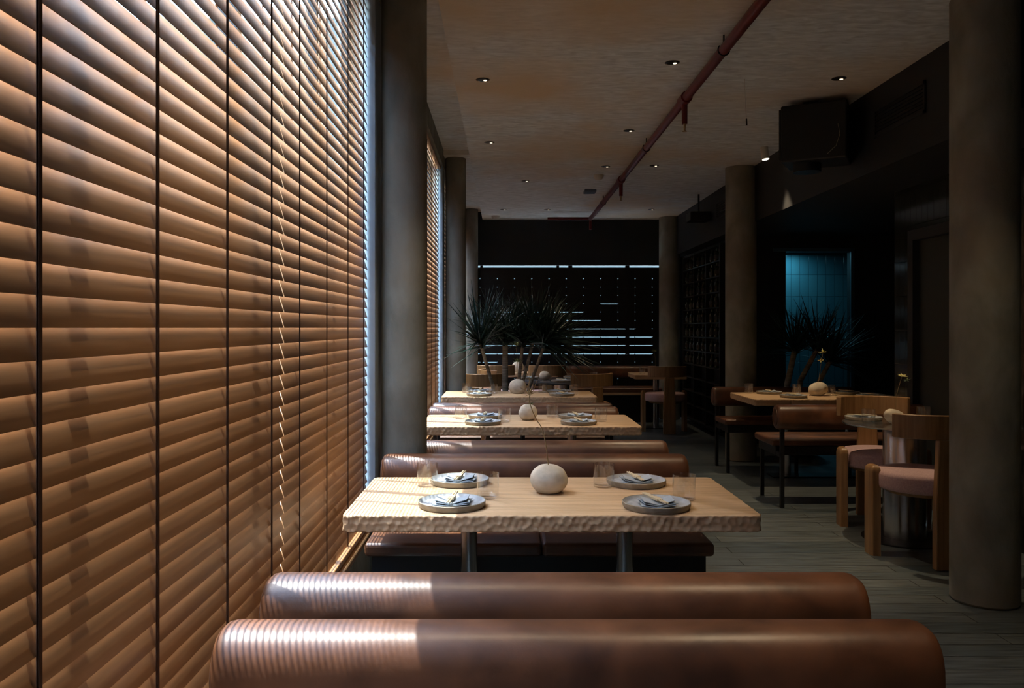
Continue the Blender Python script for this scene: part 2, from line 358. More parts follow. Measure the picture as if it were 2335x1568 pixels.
# ================================================================= BENCHES
def pill(cx, cz, w, h, n=28, e=2.6):
    pts = []
    for j in range(n):
        a = 2*PI*j/n; c, s_ = math.cos(a), math.sin(a)
        pts.append((cx + w/2*math.copysign(abs(c)**(2/e), c), cz + h/2*math.copysign(abs(s_)**(2/e), s_)))
    return pts
def bench(x0, x1, y, d, label, group='leather benches between the tables', split=None, dp=.53):
    """back roll centred at distance y, seat reaching towards d (+1 away, -1 to the viewer)"""
    cx = (x0+x1)/2; t = thing('leather_bench', label, 'bench', (cx, y, 0), 0 if d > 0 else PI, group)
    h = (x1-x0)/2
    R = []
    for x, k in ((-h, .80), (-h+.004, .90), (-h+.012, .965), (-h+.028, 1), (-h*.5,1), (0,1), (h*.5,1), (h-.028, 1), (h-.012, .965), (h-.004, .90), (h, .80)):
        R.append([(x, py, pz) for py, pz in pill(0, .69, .155*k, .19*k)])
    mb = MB().rings(R)
    MB.build(mb, 'backrest', M['leather'], t, smooth=True, ang=60)
    for sx in (-1, 1):      # recessed end cap ring
        rg = []
        for q in range(24):
            a = 2*PI*q/24; rg.append((sx*(h+.001), .052*math.cos(a), .69+.066*math.sin(a)))
        MB().tube(rg+[rg[0]], .0045, 6).build('end_piping', M['leather'], t, smooth=True)
    spl = [-h+.0, split if split is not None else 0.0, h] if split is not None else [-h, h]
    for a, b_ in zip(spl[:-1], spl[1:]):
        s_ = MB().box(a+.002, b_-.002, .079, dp, .455, .51)
        s_.build('seat_cushion', M['leather'], t, bevel=.016, seg=4)
        pts = [(a+.008,.081,.497),(b_-.008,.081,.497),(b_-.008,dp-.006,.497),(a+.008,dp-.006,.497),(a+.008,.081,.497)]
        MB().tube(pts, .004, 6).build('cushion_piping', M['leather'], t, smooth=True)
    MB().box(-h+.03, h-.03, .08, dp-.03, .385, .4545).build('seat_frame', M['black'], t, bevel=.003)
    for sx in (-1, 1):
        xx = sx*(h-.045)
        MB().box(xx-.014, xx+.014, -.035, .0, 0, .66).box(xx-.014, xx+.014, -.03, .1, .385, .42).build('back_post', M['black'], t, bevel=.002)
        MB().box(xx-.014, xx+.014, dp-.09, dp-.06, 0, .386).build('leg', M['black'], t, bevel=.002)
    if h > .6:
        MB().box(-.014, .014, dp-.09, dp-.06, 0, .386).build('leg', M['black'], t, bevel=.002)
        MB().box(-.014, .014, -.035, .0, 0, .66).box(-.014,.014,-.03,.1,.385,.42).build('back_post', M['black'], t, bevel=.002)
    return t
BX0, BX1 = -.562, .842
bench(BX0, BX1, 1.61, -1, 'brown leather bench closest to the viewer, cut off by the lower picture edge', split=0)
bench(BX0, BX1, 1.925, 1, 'brown leather bench before the nearest table, back to back with the closest bench', split=-.13+.12)
bench(BX0, BX1, 3.765, -1, 'brown leather bench on the far side of the first table, seat seen under the tabletop', split=-.01)
bench(BX0, BX1, 4.22, 1, 'brown leather bench on the near side of the second table, starting behind the slim column', split=0)
bench(BX0, BX1, 6.04, -1, 'brown leather bench on the far side of the second table', split=0, dp=.46)
bench(BX0, BX1, 6.34, 1, 'brown leather bench on the near side of the third table, facing the palm plant', split=0)
bench(2.067, 3.45, 6.19, 1, 'dark leather bench with its back to the viewer, in front of the right-hand oak table', 'leather benches at the right-hand table')
bench(2.067, 3.45, 8.05, -1, 'leather bench facing the viewer behind the right-hand oak table', 'leather benches at the right-hand table', dp=.46)
# long banquette along the far window
bq = thing('wall_banquette', 'long leather banquette with wooden seat edge along the far window', 'bench', (1.0, 12.22, 0))
MB().rings([[(x, py, pz) for py, pz in pill(0, .71, .14, .18)] for x in (-1.42, 0, 1.28)]).build('backrest', M['leather'], bq, smooth=True, ang=60)
MB().box(-1.42, 1.28, -.53, -.07, .435, .50).build('seat_cushion', M['leather'], bq, bevel=.012, seg=3)
MB().box(-1.42, 1.28, -.54, -.05, .40, .434).build('seat_board', M['oak'], bq)
MB().box(-1.38, 1.24, -.45, .05, 0, .39).build('plinth', M['black'], bq)

# ================================================================= TABLES
def hexdimple(u, v, s=.026):
    """depth factor of carved scallops at arc length u, height v"""
    best = 9
    r0 = int(round(v/(s*.82)))
    for r_ in (r0-1, r0, r0+1):
        off = .5*s if r_ % 2 else 0
        c0 = int(round((u-off)/s))
        for c_ in (c0-1, c0, c0+1):
            hx = math.sin(c_*12.9898 + r_*78.233)*43758.5453; hx -= math.floor(hx)
            hy = math.sin(c_*39.3468 + r_*11.135)*24634.6345; hy -= math.floor(hy)
            dx = u - (c_*s + off + (hx-.5)*s*.5); dz = v - (r_*s*.82 + (hy-.5)*s*.45)
            q = math.hypot(dx, dz); best = min(best, q)
    k = min(1, best/(s*.62)); return 1-k*k
def tabletop(lx, ly, th, res, name, m, parent, z):
    hx, hy, rc = lx/2, ly/2, .03
    per = []
    def seg(a, b_):
        n = max(1, int((Vector(b_)-Vector(a)).length/res))
        for i in range(n): per.append(tuple(Vector(a).lerp(Vector(b_), i/n)))
    cs = [((hx-rc, -hy+rc), -90), ((hx-rc, hy-rc), 0), ((-hx+rc, hy-rc), 90), ((-hx+rc, -hy+rc), 180)]
    segs = [((-hx+rc,-hy),(hx-rc,-hy)), ((hx,-hy+rc),(hx,hy-rc)), ((hx-rc,hy),(-hx+rc,hy)), ((-hx,hy-rc),(-hx,-hy+rc))]
    for s_, (c, a0) in zip(segs, cs):
        seg(*s_); n = max(4, int(rc*1.57/res))
        for i in range(n):
            a = math.radians(a0 + 90*i/n); per.append((c[0]+rc*math.cos(a), c[1]+rc*math.sin(a)))
    n = len(per); nv = max(6, int(th/res)); rings = []
    nor = []; arc = [0]
    for i in range(n):
        t_ = Vector(per[(i+1)%n]) - Vector(per[i-1]); t_.normalize(); nor.append((t_.y, -t_.x))
        arc.append(arc[-1] + (Vector(per[(i+1)%n])-Vector(per[i])).length)
    def ring(inset, zz, dz=0):
        out = []
        for i in range(n):
            d_ = hexdimple(arc[i], zz+.003)*.0052 + .0003*noise.noise(Vector((arc[i]*90, zz*90, 1)))
            k = inset + d_
            out.append((per[i][0]-nor[i][0]*k, per[i][1]-nor[i][1]*k, z-th+zz + (dz*d_)))
        return out
    rings.append([(p[0]-nn[0]*.02, p[1]-nn[1]*.02, z-th) for p, nn in zip(per, nor)])
    rings.append(ring(.004, 0, .3))
    for j in range(1, nv): rings.append(ring(0, th*j/nv))
    rings.append(ring(.0015, th-.0015, -.1))
    rings.append([(p[0]-nn[0]*.008, p[1]-nn[1]*.008, z) for p, nn in zip(per, nor)])
    return MB().rings(rings).build(name, m, parent, smooth=True, ang=50)
TH = .743
def table(x0, x1, y0, y1, res, label, group='oak tables in the window row', poles=(-.293, .293)):
    cx, cy = (x0+x1)/2, (y0+y1)/2
    t = thing('dining_table', label, 'table', (cx, cy, 0), 0, group)
    tabletop(x1-x0, y1-y0, .058, res, 'tabletop', M['oak'], t, TH)
    for p in poles:
        MB().lathe([(.031, .012), (.031, TH-.066)], 32, (p, 0)).build('pole', M['steel'], t, smooth=True)
        MB().box(p-.12, p+.12, -.10, .10, TH-.066, TH-.058).build('mounting_plate', M['black'], t)
    MB().box(poles[0]-.16, poles[1]+.16, -.10, .10, 0, .012).build('base_plate', M['black'], t, bevel=.003)
    return t
table(-.548, .868, 2.71, 3.41, .0036, 'light oak table with carved scalloped edge, nearest to the viewer')
table(-.548, .878, 5.145, 5.86, .0045, 'light oak table with carved scalloped edge, second in the window row')
table(-.578, .850, 7.36, 8.05, .0055, 'light oak table with carved scalloped edge, standing just before the palm plant')
table(2.19, 3.6, 7.1, 7.9, .006, 'oak table between two leather benches on the right under a spotlight', 'oak tables away from the window', (-.28, .28))
table(1.73, 2.43, 10.75, 11.42, .02, 'small oak table in the far right corner beside a pink stool chair', 'oak tables away from the window', (-.02, .0))
table(-.35, .75, 11.25, 11.7, .02, 'small oak table before the far banquette behind the round table', 'oak tables away from the window', (-.2, .2))
# round tables
rt = thing('round_table', 'round steel topped table on a fat steel drum between the pink chairs', 'table', (2.60, 5.27, 0))
MB().lathe([(.335,.738),(.375,.741),(.378,.746),(.375,.751)], 64).build('tabletop', M['steel'], rt, smooth=True)
MB().lathe([(.130,.012),(.130,.70),(.11,.738)], 56).build('drum', M['steel'], rt, smooth=True)
MB().lathe([(.26,0),(.26,.008),(.25,.012)], 56).build('base_plate', M['black'], rt, smooth=True)
rt2 = thing('round_table', 'round dark stone table behind the palm plant', 'table', (.70, 9.75, 0))
MB().lathe([(.50,.715),(.52,.72),(.525,.738),(.515,.743)], 64).build('tabletop', M['stone'], rt2, smooth=True)
MB().lathe([(.10,.012),(.10,.715)], 32).build('drum', M['steel'], rt2, smooth=True)
MB().lathe([(.27,0),(.27,.012)], 48).build('base_plate', M['black'], rt2, smooth=True)

# ================================================================= CHAIRS (front = +y, back = -y)
def arcband(r, th, z0, z1, a0, a1, n=26):
    R = []
    for i in range(n+1):
        a = math.radians(a0 + (a1-a0)*i/n); c, s_ = math.cos(a), math.sin(a)
        R.append([(r*c, r*s_, z0), ((r+th)*c, (r+th)*s_, z0), ((r+th)*c, (r+th)*s_, z1), (r*c, r*s_, z1)])
    return MB().rings(R)
def chair(loc, rz, label):
    t = thing('pink_seat_chair', label, 'chair', loc, rz, 'oak chairs with curved back rails')
    MB().lathe([(.20,.408),(.25,.410),(.259,.418),(.262,.435),(.262,.492),(.257,.508),(.240,.517),(.19,.522),(.1,.5245),(.001,.525)], 56).build('seat', M['pink'], t, smooth=True, ang=80)
    MB().lathe([(.20,.385),(.21,.4075)], 48).build('seat_board', M['oak_h'], t, smooth=True)
    arcband(.262, .034, .735, .873, -150, -30).build('back_rail', M['oak_h'], t, bevel=.006, seg=3, smooth=True)
    # rear post: a broad slab that widens downwards
    pr = [(-.078,0),(.078,0),(.078,.38),(.066,.60),(.060,.735),(-.060,.735),(-.066,.60),(-.078,.38)]
    MB().rings([[(x, -.303, z) for x, z in pr], [(x, -.256, z) for x, z in pr]]).build('back_post', M['oak_h'], t, bevel=.008, seg=3)
    for sx in (-1, 1):      # front legs: slabs with a rounded shoulder beside the seat
        sec = []
        for k in range(13):
            a = -PI/2 + PI*k/12; c_, s2 = math.cos(a), math.sin(a)
            sec.append((sx*(.266+.036*abs(c_)**.28), .06 + .058*math.copysign(abs(s2)**.4, s2)))
        sec += [(sx*.252, .125), (sx*.252, -.005)]
        R = [[(x, y, z) for x, y in sec] for z in (0, .2, .50)]
        for f_, z in ((.93,.522),(.75,.536),(.5,.541)):
            R.append([(sx*.262+(x-sx*.262)*f_, .06+(y-.06)*f_, z) for x, y in sec])
        MB().rings(R).build('leg', M['oak_h'], t, smooth=True, ang=50)
    return t
c0 = chair((2.51, 4.87, 0), 0, 'oak chair with pink round seat, its back to the viewer, beside the thick column')
R_ = math.radians
dup(c0, (2.63, 5.675, 0), PI-.12, 'oak chair with pink round seat facing the viewer behind the steel drum table')
dup(c0, (2.115, 10.70, 0), .02, 'oak chair with pale pink seat at the small far corner table')
dup(c0, (P(1102,8.9), 8.98, 0), -.2, 'oak chair with curved rail just behind the left end of the third table')
dup(c0, (P(1338,8.9), 8.99, 0), .35, 'oak chair with curved rail just behind the right end of the third table')
dup(c0, (-.02, 9.75, 0), -PI/2+.3, 'oak chair on the window side of the round stone table')
dup(c0, (P(1131,11), 10.98, 0), 0, 'oak chair at the far banquette, partly behind the palm trunks')
dup(c0, (P(1246,11), 10.98, 0), 0, 'oak chair at the far banquette table behind the round stone table')
for o in list(bpy.data.objects):
    pass

# ================================================================= TABLE SETTING
GP = 'grey stoneware plates with napkin and chopsticks laid on them'
def build_plate():
    o = MB().lathe([(.001,.003),(.09,.003),(.105,.0),(.112,.001),(.1175,.012),(.1185,.021),(.1165,.0225),(.113,.020),(.109,.011),(.10,.009),(.05,.008),(.001,.008)], 56).build('plate', M['stoneware'], smooth=True, ang=60)
    return o
pl0 = build_plate()
MBr = MB().lathe([(.112,.0009),(.1180,.011),(.1190,.0215),(.1165,.0232),(.1150,.0215)], 56, cap=False).build('rim', M['rimware'], pl0, smooth=True, ang=60)
def build_napkin():
    mb = MB(); nx, ny = 14, 8; rng = random.Random(3)
    def sheet(w, d_, z, skew, lift, wave):
        v0 = []
        for layer in (0, 1):
            for j in range(ny+1):
                for i in range(nx+1):
                    u, v = i/nx-.5, j/ny-.5
                    zz = z + lift*abs(u)**1.3*2 + wave*math.sin(u*9+v*3) + (0.0022 if layer else 0)
                    v0.append((u*w + v*skew, v*d_ + u*.01, zz))
        n = (nx+1)*(ny+1); fs = []
        for j in range(ny):
            for i in range(nx):
                a = j*(nx+1)+i; q = (a, a+1, a+nx+2, a+nx+1)
                fs.append(tuple(reversed(q))); fs.append(tuple(k+n for k in q))
        bd = [i for i in range(nx+1)] + [j*(nx+1)+nx for j in range(1, ny+1)] + [ny*(nx+1)+i for i in range(nx-1,-1,-1)] + [j*(nx+1) for j in range(ny-1,0,-1)]
        for a, b_ in zip(bd, bd[1:]+bd[:1]): fs.append((a, b_, b_+n, a+n))
        mb.add(v0, fs)
    sheet(.122, .108, .000, .012, .006, .0006); sheet(.116, .100, .0032, -.010, .010, .0008); sheet(.110, .094, .0064, .006, .016, .0008)
    return mb.build('napkin', M['napkin'], smooth=True, ang=60)
nk0 = build_napkin()
def build_sticks():
    mb = MB()
    for s_ in (-1, 1): mb.tube([(s_*.0042, -.085, .0), (s_*.0042, .10, .0)], [.0028, .0036], 8)
    o = mb.build('chopsticks', M['stick'], smooth=True)
    MB().box(-.011, .011, -.03, .022, -.0045, .0045).build('paper_band', M['stick'], o, bevel=.002)
    return o
cs0 = build_sticks()
gl0 = MB().lathe([(.001,.0),(.036,.0),(.0405,.004),(.0415,.012),(.0415,.092),(.0400,.092),(.0398,.014),(.037,.009),(.001,.008)], 40).build('tumbler', M['glass'], smooth=True, ang=60)
used = {}
def put(proto, loc, rz, label, cat, group, scale=1):
    if proto.name not in used: used[proto.name] = 1; o = proto; o.location = loc; o.rotation_euler = (0,0,rz)
    else: o = dup(proto, loc, rz)
    tag(o, label, cat, group); 
    if scale != 1: o.scale = (scale,)*3
    return o
def setting(x, y, z, where, turn=0, face=1, st=None):
    put(pl0, (x, y, z), turn, 'grey plate ' + where, 'plate', 'stoneware plates')
    r = turn*.4
    if st is None: st = turn
    put(nk0, (x+.002, y-.004, z+.012), r, 'blue grey napkin on the plate ' + where, 'napkin', 'folded napkins')
    put(cs0, (x, y, z+.0316), st, 'wooden chopsticks on the plate ' + where, 'chopsticks', 'banded chopstick pairs')
def glass(x, y, z, where): put(gl0, (x, y, z), 0, 'clear straight tumbler ' + where, 'glass', 'clear tumblers')
S = TH + .0005
t1 = [(-.18,3.27,'far window corner'),(-.184,2.85,'near window corner'),(.528,3.25,'far aisle corner'),(.530,2.83,'near aisle corner')]
for i, (x, y, w) in enumerate(t1): setting(x, y, S, 'at the %s of the nearest table' % w, (-.06,-.03,.08,.12)[i], 1, (-.15,-.09,.17,.27)[i])
for x, y, w in [(-.306,3.22,'at the far window corner'),(-.061,2.99,'just right of the near window-side plate'),(.392,3.20,'left of the far aisle-side plate'),(.656,2.96,'at the aisle end')]:
    glass(x, y, S, w + ' of the nearest table')
for i, (x, y, w) in enumerate([(-.134,5.66,'far window corner'),(-.14,5.29,'near window corner'),(.495,5.65,'far aisle corner'),(.485,5.29,'near aisle corner')]):
    setting(x, y, S, 'at the %s of the second table' % w, (-.06,-.03,.05,.08)[i], 1, (-.05,-.12,.08,.15)[i])
for x, y, w in [(-.300,5.60,'at the window end'),(0.0,5.40,'right of the near window-side plate'),(.335,5.66,'left of the far aisle-side plate'),(.648,5.44,'at the aisle end')]:
    glass(x, y, S, w + ' of the second table')
for i, (x, y, w) in enumerate([(-.233,7.88,'far window corner'),(-.233,7.50,'near window corner'),(.53,7.87,'far aisle corner'),(.53,7.50,'near aisle corner')]):
    setting(x, y, S, 'at the %s of the third table' % w, (-.06,-.03,.05,.08)[i], 1, (.1,-.12,.12,.2)[i])
for x, y, w in [(-.37,7.86,'at the window end'),(-.105,7.68,'right of the near window-side plate'),(.37,7.82,'left of the far aisle-side plate'),(.655,7.66,'at the aisle end')]:
    glass(x, y, S, w + ' of the third table')
for i, (x, y, w) in enumerate([(2.52,7.72,'left far side'),(2.60,7.30,'left near side'),(3.25,7.70,'right far side'),(3.30,7.32,'right near side')]):
    setting(x, y, S, 'on the %s of the right-hand oak table' % w, .2*i, 1 if i % 2 else -1)
for x, y, w in [(2.35,7.80,'at the left end'),(2.76,7.66,'left of the pebble vase'),(3.06,7.6,'right of the pebble vase')]: glass(x, y, S, w + ' on the right-hand oak table')
setting(2.42, 5.47, .7515, 'on the steel drum table', 1.2, 1); glass(2.365, 5.27, .7515, 'at the edge of the steel drum table'); glass(2.80, 5.42, .7515, 'on the steel drum table near the door')
for i, (x, y, w) in enumerate([(.95,9.62,'aisle side'),(.66,9.40,'near side'),(.30,9.98,'window side'),(.85,10.05,'far side')]):
    setting(x, y, S, 'on the %s of the round stone table' % w, .5*i, 1)
for x, y, w in [(.36,9.6,'at the window side'),(.78,9.55,'beside the pebble'),(1.08,9.8,'at the aisle side'),(.5,10.05,'on the far side')]: glass(x, y, S, w + ' of the round stone table')
glass(1.86, 10.95, S, 'on the small far corner table')
glass(.45, 11.4, S, 'on the small table before the far banquette')

# pebble vases with twigs
def vase(x, y, z, w, h, label, flat=1.0, seed=1, skew=0):
    rng = random.Random(seed); bm = bmesh.new(); bmesh.ops.create_icosphere(bm, subdivisions=5, radius=1)
    for v in bm.verts:
        c = v.co; k = 1 + .05*noise.noise(c*1.3 + Vector((seed*3.1,0,0))) + .012*noise.noise(c*4+Vector((seed,0,0)))
        c *= k; c.x *= w/2; c.y *= w/2*.94; c.z *= h/2; c.x += skew*c.z
        if c.z < -h/2*.86: c.z = -h/2*.86
        rr = math.hypot(c.x, c.y)
        if c.z > 0 and rr < .012: c.z -= .012*(1-(rr/.012)**2)       # hole for the stem
    for v in bm.verts: v.co.z += h/2*.86
    me = bpy.data.meshes.new('pebble_vase'); bm.to_mesh(me); bm.free(); me.materials.append(M['pebble'])
    me.polygons.foreach_set('use_smooth', [True]*len(me.polygons))
    o = bpy.data.objects.new('pebble_vase', me); C.objects.link(o); o.location = (x, y, z)
    return tag(o, label, 'vase', 'pebble shaped bud vases')
def sprig(pts, label, group='twigs standing in the pebble vases', heads=(), leaves=(), r=.0018, twigs=()):
    t = thing('flower_stem', label, 'flower stem', pts[0], 0, group); o = Vector(pts[0])
    P_ = [Vector(p)-o for p in pts]
    # smooth the stalk
    Q = []
    for i in range(len(P_)-1):
        p0, p1, p2, p3 = P_[max(i-1,0)], P_[i], P_[i+1], P_[min(i+2,len(P_)-1)]
        for k in range(6):
            u = k/6; Q.append(.5*((2*p1)+(-p0+p2)*u+(2*p0-5*p1+4*p2-p3)*u*u+(-p0+3*p1-3*p2+p3)*u**3))
    Q.append(P_[-1])
    MB().tube(Q, r, 6).build('stalk', M['stem'], t, smooth=True)
    for tw in twigs:
        MB().tube([Vector(p)-o for p in tw], r*.55, 5).build('twig', M['stem'], t)
    for h_ in heads:
        c = Vector(h_[:3])-o; mb = MB(); rng = random.Random(int(h_[0]*1000))
        for k in range(16):
            d_ = Vector((rng.gauss(0,1), rng.gauss(0,1), rng.uniform(-.2,1.3))).normalized()*h_[3]*rng.uniform(.6,1.1)
            a = d_.cross(Vector((0,0,1))).normalized()*h_[3]*.13; b_ = d_.cross(a).normalized()*h_[3]*.05
            m_ = c + d_*.55
            mb.add([c, m_+a, c+d_, m_-a, m_+b_, m_-b_], [(0,1,4),(1,2,4),(2,3,4),(3,0,4),(1,0,5),(2,1,5),(3,2,5),(0,3,5)])
        mb.build('flower_head', M[h_[4]], t)
    return t
v = vase(.170, 3.09, S, .143, .117, 'smooth round pebble vase in the middle of the nearest table', seed=2)
zt = S + .104
Y1 = 3.09
def pt(px, py, y): return (P(px, y), y, EYE-(py-747)/F*y)
sprig([(.170,Y1,zt-.015), pt(1248,1040,Y1), pt(1243,1004,Y1), pt(1235,975,Y1), pt(1222,954,Y1), pt(1210,925,Y1), pt(1207,905,Y1)], 'long curved dried stem in the pebble vase on the nearest table',
      heads=[(*pt(1208,898,Y1), .026, 'stem')], twigs=[[pt(1209,915,Y1), pt(1203,880,Y1), pt(1211,862,Y1)],[pt(1207,905,Y1), pt(1218,885,Y1), pt(1224,868,Y1)],[pt(1208,900,Y1), pt(1196,888,Y1), pt(1187,884,Y1)],[pt(1207,902,Y1), pt(1208,870,Y1), pt(1200,845,Y1)]])
vase(P(1204,5.52), 5.52, S, .128, .118, 'round pebble vase in the middle of the second table', seed=3)
Y2 = 5.52
sprig([(P(1204,Y2)+.005,Y2,S+.10), pt(1207,905,Y2), pt(1205,880,Y2), pt(1210,850,Y2)], 'thin sprig with small green leaves in the pebble vase on the second table',
      heads=[(*pt(1209,921,Y2), .03, 'leafy')], twigs=[[pt(1206,895,Y2), pt(1218,870,Y2)],[pt(1206,890,Y2), pt(1196,868,Y2), pt(1190,850,Y2)]])
vase(P(1180,7.75), 7.75, S, .166, .148, 'large pale pebble vase in the middle of the third table', seed=5)
Y3 = 7.75
sprig([(P(1181,Y3),Y3,S+.128), pt(1180,840,Y3), pt(1178,800,Y3), pt(1176,780,Y3)], 'leafy green sprig standing in the large pebble vase on the third table',
      heads=[(*pt(1181,825,Y3), .06, 'leafy'), (*pt(1177,788,Y3), .05, 'leafy')])
vase(P(1865,7.5), 7.5, S, .172, .135, 'lumpy spotlit pebble vase on the right-hand oak table', seed=8, skew=.2)
Y4 = 7.5
sprig([(P(1865,Y4),Y4,S+.11), pt(1868,860,Y4), pt(1872,830,Y4), pt(1877,800,Y4)], 'sprig with yellow green flowers in the spotlit pebble vase on the right-hand table',
      heads=[(*pt(1877,803,Y4), .05, 'petal'), (*pt(1872,823,Y4), .04, 'petal')])
vase(P(2042,5.20), 5.20, .7515, .135, .105, 'tilted pale pebble vase on the steel drum table', seed=11, skew=-.45)
Y5 = 5.20
sprig([(P(2042,Y5),Y5,.7515+.085), pt(2044,905,Y5), pt(2050,880,Y5), pt(2056,860,Y5)], 'dark sprig with a small pale bloom on the steel drum table',
      heads=[(*pt(2058,858,Y5), .035, 'petal'), (*pt(2068,868,Y5), .03, 'leafy')])
vase(P(1242,9.75), 9.75, S, .135, .115, 'pebble vase on the round stone table', seed=13)
vase(P(1494,11.0), 11.0, S, .15, .11, 'pale pebble vase on the small far corner table', seed=14)
sprig([pt(1494,840,11.0), pt(1494,815,11.0), pt(1491,800,11.0)], 'small dark sprig in the vase on the far corner table', heads=[(*pt(1491,800,11.0), .06, 'leafy')])
vase(P(1181,11.4), 11.4, S, .17, .17, 'pebble vase on the small table before the far banquette', seed=15)

# ================================================================= PLANTS
def crown(parent, c, ax, n, ln, seed, spread=1.0, wid=.0085):
    """rosette of long narrow arching blades"""
    rng = random.Random(seed); mb = MB(); c = Vector(c); ax = Vector(ax).normalized()
    a1 = ax.cross(Vector((0,1,0))).normalized(); a2 = ax.cross(a1)
    for i in range(n):
        th_ = rng.uniform(0, 2*PI); ph = spread*math.acos(1-rng.random()*.95)*.95
        d_ = (ax*math.cos(ph) + (a1*math.cos(th_)+a2*math.sin(th_))*math.sin(ph)).normalized()
        L_ = ln*rng.uniform(.75,1.12); k = 7; sag = rng.uniform(.06,.24)*L_
        side = d_.cross(Vector((rng.uniform(-.4,.4), rng.uniform(-.4,.4), 1))).normalized()
        st_ = c + ax*rng.uniform(-.05,.04); vs = []
        nor_ = side.cross(d_).normalized()
        for j in range(k+1):
            u = j/k; p = st_ + d_*L_*u + Vector((0,0,-sag*u*u*(1-abs(d_.z)*.6)))
            w_ = wid*(.6+.4*min(1,u*5))*(1-u**2.2)+.0006
            vs += [p-side*w_, p+nor_*w_*.35, p+side*w_]
        fs = []
        for j in range(k):
            b_ = j*3; fs += [(b_,b_+1,b_+4,b_+3),(b_+1,b_+2,b_+5,b_+4)]
        wp = [v + parent.location for v in vs]
        if any(p.x < -.60 or p.z > 2.2 or math.hypot(p.x+.505, p.y-8.31) < .125 or math.hypot(p.x-2.455, p.y-8.42) < .175 or p.y > 9.55 and p.x > 2.7 for p in wp): continue
        mb.add(vs, fs)
    return mb.build('leaf_crown', M['frond'], parent, smooth=True)
def plant(x, y, label, stems, pot_r=.22, n=95, ln=.46, seed=1):
    t = thing('potted_palm', label, 'plant', (x, y, 0), 0, 'potted palm-like plants')
    pt_ = MB().lathe([(pot_r*.72,0),(pot_r*.95,.06),(pot_r,.36),(pot_r*.97,.38),(pot_r*.9,.375),(pot_r*.88,.34),(.001,.335)], 40).build('pot', M['pot'], t, smooth=True)
    for i, (b_, m_, e, rr, ax) in enumerate(stems):
        pts = [Vector(b_), Vector(b_).lerp(Vector(m_), .5), Vector(m_), Vector(m_).lerp(Vector(e), .5), Vector(e)]
        MB().tube(pts, [rr*1.12, rr, rr*.95, rr*.9, rr*.85], 12).build('trunk', M['trunk'], t, smooth=True)
        crown(t, e, ax, n, ln, seed*10+i)
def lp(px, py, y, x0, y0): return (P(px,y)-x0, y-y0, EYE-(py-747)/F*y)
PX, PY = .02, 8.34
plant(PX, PY, 'tall dark green palm-like plant with several trunks behind the third table', [
    ((-.05,0,.33), lp(1124,880,8.40,PX,PY), lp(1096,784,8.14,PX,PY), .020, (-.55,-.1,.9)),
    ((.0,.02,.33), lp(1152,880,8.42,PX,PY), lp(1152,780,8.34,PX,PY), .033, (-.1,.1,1)),
    ((.05,0,.33), lp(1182,880,8.40,PX,PY), lp(1192,784,8.32,PX,PY), .020, (.1,-.2,1)),
    ((.08,.03,.33), lp(1192,872,8.46,PX,PY), lp(1218,770,8.42,PX,PY), .018, (.45,.2,.9)),
    ((.1,-.03,.33), lp(1208,880,8.38,PX,PY), lp(1242,784,8.3,PX,PY), .018, (.75,-.1,.75)),
], pot_r=.2, n=190, ln=.62, seed=4)
QX, QY = 3.15, 8.75
plant(QX, QY, 'dark palm-like plant in shadow behind the right-hand oak table', [
    ((-.08,0,.33), (-.10,0,.75), (-.02,0,1.12), .035, (-.2,0,1)),
    ((.0,0,.33), (.05,.02,.8), (.24,.02,1.15), .030, (.25,0,1)),
    ((.05,-.02,.33), (.20,0,.7), (.36,-.02,1.02), .028, (.5,0,.9)),
], pot_r=.24, n=150, ln=.60, seed=9)

# ================================================================= CEILING FITTINGS
dl_pos = [(1101,181),(1533,142),(1913,178),(1434,297),(1116,324),(1381,379),(1492,377),(1198,412),(1148,477),(1248,477),(1485,477)]
lab = ['over the second table near the window', 'left of the red pipe, largest one', 'near the black speaker on the right', 'left of the red pipe, middle distance',
 'near the window over the third table', 'left of the pipe beside the smoke detector', 'right of the red pipe, in the distance', 'over the palm plant', 'in the far row on the window side',
 'in the far row, middle one', 'in the far row, right of the pipe']
pos = []
for (px, py), l_ in zip(dl_pos, lab):
    s_ = (747-py)/(CEIL-EYE); pos.append(((px-1150)/s_, F/s_, l_))
pos += [(-.13,3.45,'above the nearest table by the window, out of view'),(1.05,3.25,'above the nearest table, out of view'),(-.13,1.7,'above the first bench, out of view'),(1.05,1.5,'above the first bench end, out of view'),(2.2,3.4,'above the aisle, out of view')]
dl0 = thing('ceiling_downlight', '', 'ceiling light')
MB().lathe([(.044,-.002),(.047,-.003),(.047,.0),(.043,.0),(.040,-.001)], 32, cap=False).build('trim_ring', M['chrome'], dl0, smooth=True)
MB().lathe([(.0405,-.0015),(.036,-.0045),(.028,-.006),(.001,-.0065)], 32).build('reflector', mat('baffle', (.02,.02,.02), .3, .6), dl0, smooth=True)
MB().lathe([(.012,-.0085),(.010,-.0095),(.001,-.010)], 20, (.016,0)).build('lamp_lens', M['bulb'], dl0, smooth=True)
power = [.5,3.4,3.6,.6,.5,.5,.4,.5,.35,.35,.45, 1.1,1.7,.8,1.7,.3]
for i, (x, y, l_) in enumerate(pos):
    o = dl0 if i == 0 else dup(dl0, (x, y, CEIL))
    o.location = (x, y, CEIL); tag(o, 'round recessed downlight ' + l_, 'ceiling light', 'recessed downlights')
    ld = bpy.data.lights.new('downlight_lamp', 'SPOT'); ld.energy = SPOT*power[i]; ld.color = WARM; ld.spot_size = R_(58); ld.spot_blend = .6; ld.shadow_soft_size = .02
    lo = bpy.data.objects.new('downlight_lamp', ld); C.objects.link(lo); lo.parent = o; lo.location = (0,0,-.02)
